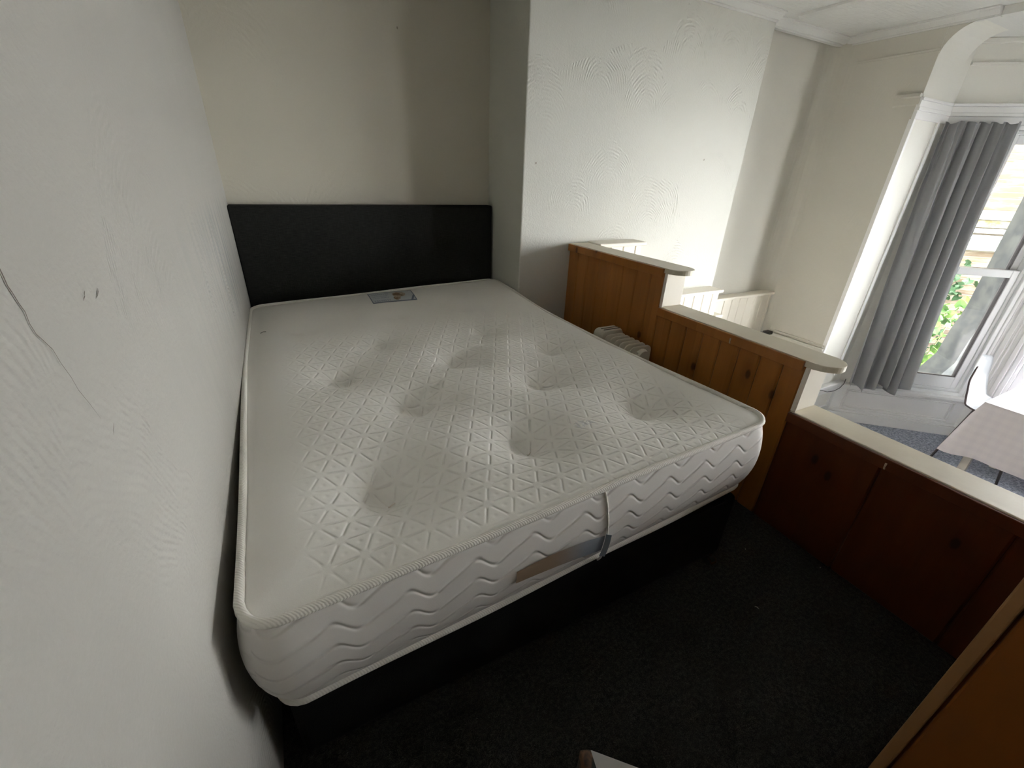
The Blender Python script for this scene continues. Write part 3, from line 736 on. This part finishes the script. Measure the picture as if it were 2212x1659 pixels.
for j in range(11):
    b = A0-lo+e2*(.20*j/10)-s1*.006*math.sin(j/10*3); row = [b]
    for k in range(1, 9):
        t = math.pi*k/8; row.append(b-s1*(.011-.011*math.cos(t))+Vector((0, 0, .004*math.sin(t)-.0015*k)))
    row.append(Vector((row[-1].x, row[-1].y, .002))); g.append([bm.verts.new(p_) for p_ in row])
for j in range(10):
    for k in range(len(g[0])-1): bm.faces.new((g[j][k], g[j][k+1], g[j+1][k+1], g[j+1][k]))
new_mesh('printed_cover', bm, mc.m, leaf, True)['label'] = 'brown and grey printed cover'
# specks on the carpet
m_lint = Mat('lint', (.45, .43, .38), .8).m
for k, (px, py) in enumerate(((1635, 1312), (1772, 1226), (1610, 1186))):
    p = hit(px, py, 2, .003); bm = bmesh.new(); a = (1.9, .3, 1.0)[k]; l_ = (.006, .003, .003)[k]
    tube(bm, [(p.x-l_*math.cos(a), p.y-l_*math.sin(a), .002), (p.x, p.y, .0045), (p.x+l_*math.cos(a), p.y+l_*math.sin(a), .002)], [.0008, .0018, .0006], 6)
    tag(new_mesh('lint_speck', bm, m_lint, None, True), ('pale lint speck alone in the middle of the dark carpet', 'tiny lint speck beside the foot of the pine partition', 'tiny lint speck near the corner of the bed base')[k], 'lint', 'lint specks on the dark carpet')

# ------------------------------------------------------------------ lower room: table, cloth, chairs
tx0, ty0, ztab = 3.885, -1.908, .045
tb = empty('dining_table', (tx0+.4, ty0-.7, ZL), label='table under a pale checked cloth beside the bay window', cat='table')
bm = bmesh.new(); box(bm, tx0, tx0+.92, ty0-1.4, ty0, ztab-.03, ztab-.0012, .004); child(bm, 'tabletop', m_cream, tb)
for xx, yy in ((tx0+.05, ty0-.05), (tx0+.87, ty0-.05), (tx0+.05, ty0-1.35), (tx0+.87, ty0-1.35)):
    bm = bmesh.new(); box(bm, xx-.02, xx+.02, yy-.02, yy+.02, ZL, ztab-.03, .003); child(bm, 'leg', Mat('table_leg', (.50, .47, .43), .5).m, tb)
mcl = Mat('checked_cloth', (.68, .63, .68), .7, .3); x, y, z = mcl.coord()
ck = (y.tri(.05)).step(.006, .018)*.5+(z.tri(.05)).step(.006, .018)*.5
mcl.setcol(mcl.mix(ck, (.66, .62, .67), (.70, .66, .70))); m_cloth = mcl.m
mvt = Mat('cloth_top_glare', (.86, .86, .88), .12, .6).m  # window glare on the cloth top, put into a whiter, glossier colour
bm = bmesh.new()
cx0, cx1, cy0, cy1 = tx0-.004, tx0+.924, ty0-1.404, ty0+.004
per = []
def addside(p0, p1, n, k):
    for i in range(k): per.append((p0[0]+(p1[0]-p0[0])*i/k, p0[1]+(p1[1]-p0[1])*i/k, n))
addside((cx0, cy0), (cx0, cy1), (-1, 0), 70); addside((cx0, cy1), (cx1, cy1), (0, 1), 40); addside((cx1, cy1), (cx1, cy0), (1, 0), 70); addside((cx1, cy0), (cx0, cy0), (0, -1), 40)
# blend normals round the corners so the cloth falls in a soft cone there
P_ = len(per); nrm = []
for i in range(P_):
    a = Vector((0, 0))
    for k in range(-5, 6): a += Vector(per[(i+k) % P_][2])
    nrm.append(a.normalized())
rings = []
drop = .355
for k in range(13):
    t = k/12; r = []
    for i, (px, py, n) in enumerate(per):
        cor = 1-abs(nrm[i].dot(Vector(n)))
        corner = min(1, cor*6)
        out = .004+.012*min(1, t*4)+t*(.020+.055*corner)+.010*t*math.sin(i*.55)*(.4+corner)
        r.append(bm.verts.new((px+nrm[i].x*out, py+nrm[i].y*out, ztab+.001-(drop+.02*corner)*t if k else ztab+.001)))
    rings.append(r)
for A_, B_ in zip(rings, rings[1:]):
    for i in range(P_): bm.faces.new((A_[i], A_[(i+1) % P_], B_[(i+1) % P_], B_[i]))
f = bm.faces.new(rings[0]); f.material_index = 1
tc_ = new_mesh('tablecloth', bm, [m_cloth, mvt], None, False)
tc_.data.polygons.foreach_set('use_smooth', [p.material_index == 0 for p in tc_.data.polygons])
tag(tc_, 'pale lilac checked tablecloth hanging over the table by the bay window', 'tablecloth')

mcs = Mat('chair_shell', (.74, .76, .79), .3, .5); m_shell = mcs.m
m_cleg = Mat('chair_leg_metal', (.07, .06, .065), .4).m; m_cedge = Mat('chair_edge_dark', (.10, .07, .075), .5).m
def make_chair(loc, rz, label):
    c = empty('dining_chair', loc, rz, label=label, cat='chair')
    # local: seat centre at origin, back towards +y; z from the floor
    bm = bmesh.new(); g = []
    nu, nv = 14, 22
    for j in range(nv+1):
        t = j/nv; row = []
        if t < .45: s = t/.45; yy = -.21+.38*s; zz = .455-.02*math.sin(s*3.1); hw = .20+.01*math.sin(s*3)
        else:
            s = (t-.45)/.55; yy = .17+.075*math.sin(min(s*1.6, 1)*1.57)-.0*s+.02*s; zz = .455+.355*s-.02*math.sin(s*3.14)*.0
            hw = .20*(1 if s < .35 else math.sqrt(max(0.0, 1-((s-.35)/.65)**2.2*.93)))*(1-.12*math.sin(s*3.14))
        for i in range(nu+1):
            u = -1+2*i/nu; row.append(bm.verts.new((u*hw, yy-(.035*u*u if t > .4 else 0)*min(1, (t-.4)*4 if t > .4 else 0), zz+(.02*u*u if t < .5 else 0))))
        g.append(row)
    for j in range(nv):
        for i in range(nu): bm.faces.new((g[j][i], g[j][i+1], g[j+1][i+1], g[j+1][i]))
    edge = [v.co.copy() for v in [r[0] for r in g]]
    bmesh.ops.solidify(bm, geom=list(bm.faces), thickness=.009)
    new_mesh('chair_shell', bm, m_shell, c, True)
    bm = bmesh.new(); tube(bm, edge[8:21], .006, 6); new_mesh('shell_edge', bm, m_cedge, c, True)
    for sx in (-1, 1):
        for sy in (-1, 1):
            bm = bmesh.new(); tube(bm, [(sx*.15, sy*.12, .445), (sx*.21, sy*.19, 0)], [.011, .008], 8); new_mesh('leg', bm, m_cleg, c, True)
    return c
make_chair((4.68, -1.87, ZL), math.radians(0), 'white moulded chair pushed in at the window end of the table')

# curtain
mcu = Mat('grey_curtain', (.52, .525, .54), .8, .2); mcu.coord(); mcu.bump(mcu.noise(500, 2), .0006)
mcu.b.inputs['Sheen Weight'].default_value = .3
m_cur = mcu.m
def curtain(T, name, label, s_of, flip=False, lift=0):
    bm = bmesh.new(); nu, nz = 260, 60; g = []
    r3 = random.Random(4); ph = [r3.uniform(0, 6.28) for _ in range(8)]
    for j in range(nz+1):
        t = j/nz; row = []
        for i in range(nu+1):
            u = i/nu; a0, a1 = s_of(t)
            s = a0+(a1-a0)*u
            fold = math.sin(u*2*math.pi*5+ph[0]+.9*math.sin(t*3+ph[1])+1.5*math.sin(u*6+ph[2]))
            f2 = math.sin(u*2*math.pi*13+ph[3]+t*2)
            amp = .028+.020*t
            d = -.085-amp*(fold*.9+.35*f2*(1-t)**3) - .02*t
            zb = -.335+.05*u*u*0 + .03*math.sin(u*2*math.pi*2.2+.3) + .035*u
            z = 1.605+(zb-1.605)*t+ (.008*math.sin(u*40) if t == 0 else 0)
            row.append(bm.verts.new(T @ Vector((s+.010*math.cos(u*2*math.pi*5)*t, d, z))))
        g.append(row)
    for j in range(nz):
        for i in range(nu): bm.faces.new((g[j][i], g[j][i+1], g[j+1][i+1], g[j+1][i]))
    bmesh.ops.solidify(bm, geom=list(bm.faces), thickness=.002)
    o = new_mesh(name, bm, m_cur, None, True); tag(o, label, 'curtain'); return o
curtain(TB, 'curtain', 'long grey curtain hanging at the side window of the bay', lambda t: (-.05+.07*t, .36+.085*t))
# loose cable below the curtain
bm = bmesh.new(); P = [hit(x_, y_, 1, -.99) for x_, y_ in ((1738, 832), (1752, 837), (1770, 842), (1785, 846), (1800, 844), (1812, 838), (1822, 828), (1826, 818))]
P = [Vector((p.x, -.995, p.z)) for p in P]; tube(bm, P, .0028, 6)
tag(new_mesh('cable', bm, Mat('dark_cable', (.06, .06, .07), .5).m, None, True), 'thin dark cable looping below the left edge of the grey curtain', 'cable')
# black plug in the far corner
p = hit(1657, 718, 0, 3.83); bm = bmesh.new(); box(bm, 3.80, 3.868, p.y-.03, p.y+.025, p.z-.014, p.z+.014, .006); tube(bm, [(3.80, p.y, p.z), (3.80, p.y+.045, p.z-.006)], [.010, .003], 8)
for v in bm.verts: v.co.z += 0
tag(new_mesh('plug', bm, Mat('black_plastic', (.02, .02, .022), .45).m), 'small black plug on the skirting beneath the far right corner', 'plug')

# ------------------------------------------------------------------ outside
mbk = Mat('stock_brick', (.30, .24, .18), .9, .2); x, y, z = mbk.coord('UV')
bt = mbk.nt.nodes.new('ShaderNodeTexBrick'); mbk.nt.links.new(mbk._c, bt.inputs[0])
bt.inputs['Scale'].default_value = 1; bt.inputs['Brick Width'].default_value = .225; bt.inputs['Row Height'].default_value = .075; bt.inputs['Mortar Size'].default_value = .008; bt.inputs['Mortar Smooth'].default_value = .4
bt.inputs['Color1'].default_value = (.18, .135, .09, 1); bt.inputs['Color2'].default_value = (.10, .075, .055, 1); bt.inputs['Mortar'].default_value = (.24, .21, .165, 1)
wear = mbk.noise(9, 5, rough=.7).step(.45, .6); mbk.setcol(mbk.mix(wear*.6, bt.outputs[0], (.27, .245, .19)))
mbk.bump(X(mbk.nt, bt.outputs['Fac'])*-1+mbk.noise(30, 3)*.5, .006); m_brick = mbk.m
OW = 3.6
def outer_box(name, s0, s1, d0, d1, z0, z1, m, uv=False, parent=None, bev=0):
    bm = bmesh.new(); box(bm, s0, s1, d0, d1, z0, z1, bev, TB)
    if uv:
        l = bm.loops.layers.uv.new('UVMap'); Ti = TB.inverted()
        for f in bm.faces:
            for lo in f.loops:
                q = Ti @ lo.vert.co; lo[l].uv = (q.x, q.z)
    return new_mesh(name, bm, m, parent)
mst = Mat('weathered_stone', (.40, .39, .35), .85); mst.coord(); mst.setcol(mst.mix(mst.noise(7, 4).step(.35, .65), (.20, .215, .20), (.30, .29, .255))); m_stone = mst.m
moc = Mat('ochre_stone', (.40, .33, .17), .85); moc.coord(); moc.setcol(moc.mix(moc.noise(12, 4).step(.4, .6), (.22, .19, .08), (.32, .29, .20)))
hs = empty('brick_house', (8.6, -.2, -1.9), label='yellow stock brick house seen through the bay side window', cat='house')
def hchild(o): o.parent = hs; o.matrix_parent_inverse = Matrix.Translation(-hs.location); return o
hchild(outer_box('brick_wall', .2, 5.2, OW, OW+.25, -1.9, 4.2, m_brick, True))
hchild(outer_box('stone_band', .2, 5.2, OW-.10, OW+.01, .86, .97, m_stone, bev=.01))
hchild(outer_box('stone_band', .2, 5.2, OW-.03, OW+.01, .76, .855, moc.m, bev=.004))
hchild(outer_box('stone_band', .2, 5.2, OW-.07, OW+.01, .69, .75, m_stone, bev=.006))
mgn = Mat('pale_green_board', (.36, .44, .33), .6); mgn.coord(); mgn.setcol(mgn.mix(mgn.noise(3, 3).step(.3, .7), (.21, .28, .20), (.26, .32, .24)))
hchild(outer_box('window_frame', 2.0, 3.12, OW-.13, OW+.01, .63, .665, m_gloss, bev=.003))
hchild(outer_box('green_board', 2.0, 3.12, OW-.10, OW+.01, .47, .63, mgn.m, bev=.003))
mpr = Mat('grey_render', (.13, .14, .145), .9); mpr.coord(); mpr.setcol(mpr.mix(mpr.noise(8, 4).step(.3, .7), (.055, .06, .063), (.10, .105, .10)))
bm = bmesh.new(); n = 10
prof = [(1.757, 3.0), (1.757, .09), (1.745, -.05), (1.72, -.2), (1.70, -.5), (1.60, -.72), (1.52, -.95), (1.5, -1.9), (2.3, -1.9), (2.25, 3.0)]
for k in (0, 1): pass
a = [bm.verts.new(TB @ Vector((s_, 1.42, z_))) for s_, z_ in prof]; b = [bm.verts.new(TB @ Vector((s_, 1.75, z_))) for s_, z_ in prof]
bm.faces.new(a); bm.faces.new(b[::-1])
for i in range(len(prof)): j = (i+1) % len(prof); bm.faces.new((a[i], a[j], b[j], b[i]))
tag(new_mesh('rendered_pier', bm, mpr.m), 'dark grey rendered pier just outside the bay side window', 'pier')
# garden ground
mgr = Mat('garden_ground', (.12, .14, .08), .95); mgr.coord(); mgr.setcol(mgr.mix(mgr.noise(2, 4).step(.4, .6), (.13, .13, .11), (.22, .20, .17)))
bm = bmesh.new(); box(bm, 4.2, 22, -14, 10, -2.0, -1.9); tag(new_mesh('floor_garden', bm, mgr.m), kind='structure')
# climbing plant: stems and heart-shaped leaves
mlf = Mat('fresh_leaf', (.16, .32, .06), .5); mlf.coord(); mlf.setcol(mlf.mix(mlf.noise(5, 2).step(.35, .65), (.07, .17, .04), (.20, .34, .07))); mlf.b.inputs['Subsurface Weight'].default_value = 0
mlf.b.inputs['Transmission Weight'].default_value = .0
mlf2 = Mat('dark_ivy_leaf', (.06, .13, .06), .5).m
def leaves(bm, c, r, n, size, rnd):
    for _ in range(n):
        p = Vector(c)+Vector((rnd.gauss(0, r[0]), rnd.gauss(0, r[1]), rnd.gauss(0, r[2])))
        M_ = Matrix.Rotation(rnd.uniform(0, 6.28), 4, 'Z') @ Matrix.Rotation(rnd.uniform(.3, 1.7), 4, 'X') @ Matrix.Rotation(rnd.uniform(0, 6.28), 4, 'Z'); s_ = size*rnd.uniform(.6, 1.25)
        pts = [(0, -.1), (.35, -.32), (.5, .05), (.3, .45), (0, .75), (-.3, .45), (-.5, .05), (-.35, -.32)]
        ce = bm.verts.new(TB @ (p+M_.to_3x3() @ Vector((0, .1, -.08))*s_))
        vs = [bm.verts.new(TB @ (p+M_.to_3x3() @ Vector((a, b, 0))*s_)) for a, b in pts]
        for i in range(8): bm.faces.new((ce, vs[i], vs[(i+1) % 8]))
rnd = random.Random(21)
ivy = empty('climbing_plant', (8.3, -.1, -1.9), label='bright green leafy climber against the brick house outside', cat='plant')
inv2 = Matrix.Translation(-ivy.location)
bm = bmesh.new(); leaves(bm, (2.45, 2.9, -.38), (.2, .12, .12), 70, .12, rnd); leaves(bm, (2.25, 2.9, -.95), (.22, .12, .15), 130, .12, rnd)
o = new_mesh('foliage', bm, mlf.m); o.parent = ivy; o.matrix_parent_inverse = inv2
bm = bmesh.new(); leaves(bm, (2.55, 3.5, .02), (.16, .04, .13), 70, .10, rnd); leaves(bm, (2.3, 3.4, -.7), (.3, .06, .25), 110, .11, rnd); leaves(bm, (2.3, 3.1, -1.4), (.4, .1, .2), 120, .11, rnd)
o = new_mesh('ivy_foliage', bm, mlf2); o.parent = ivy; o.matrix_parent_inverse = inv2
bm = bmesh.new()
for k in range(4):
    tube(bm, [TB @ Vector((2.2+.12*k+.06*math.sin(q+k), 2.95+.1*k, -1.9+.28*q)) for q in range(6)], .007, 6)
o = new_mesh('stem', bm, Mat('plant_stem', (.20, .22, .09), .7).m, None, True); o.parent = ivy; o.matrix_parent_inverse = inv2
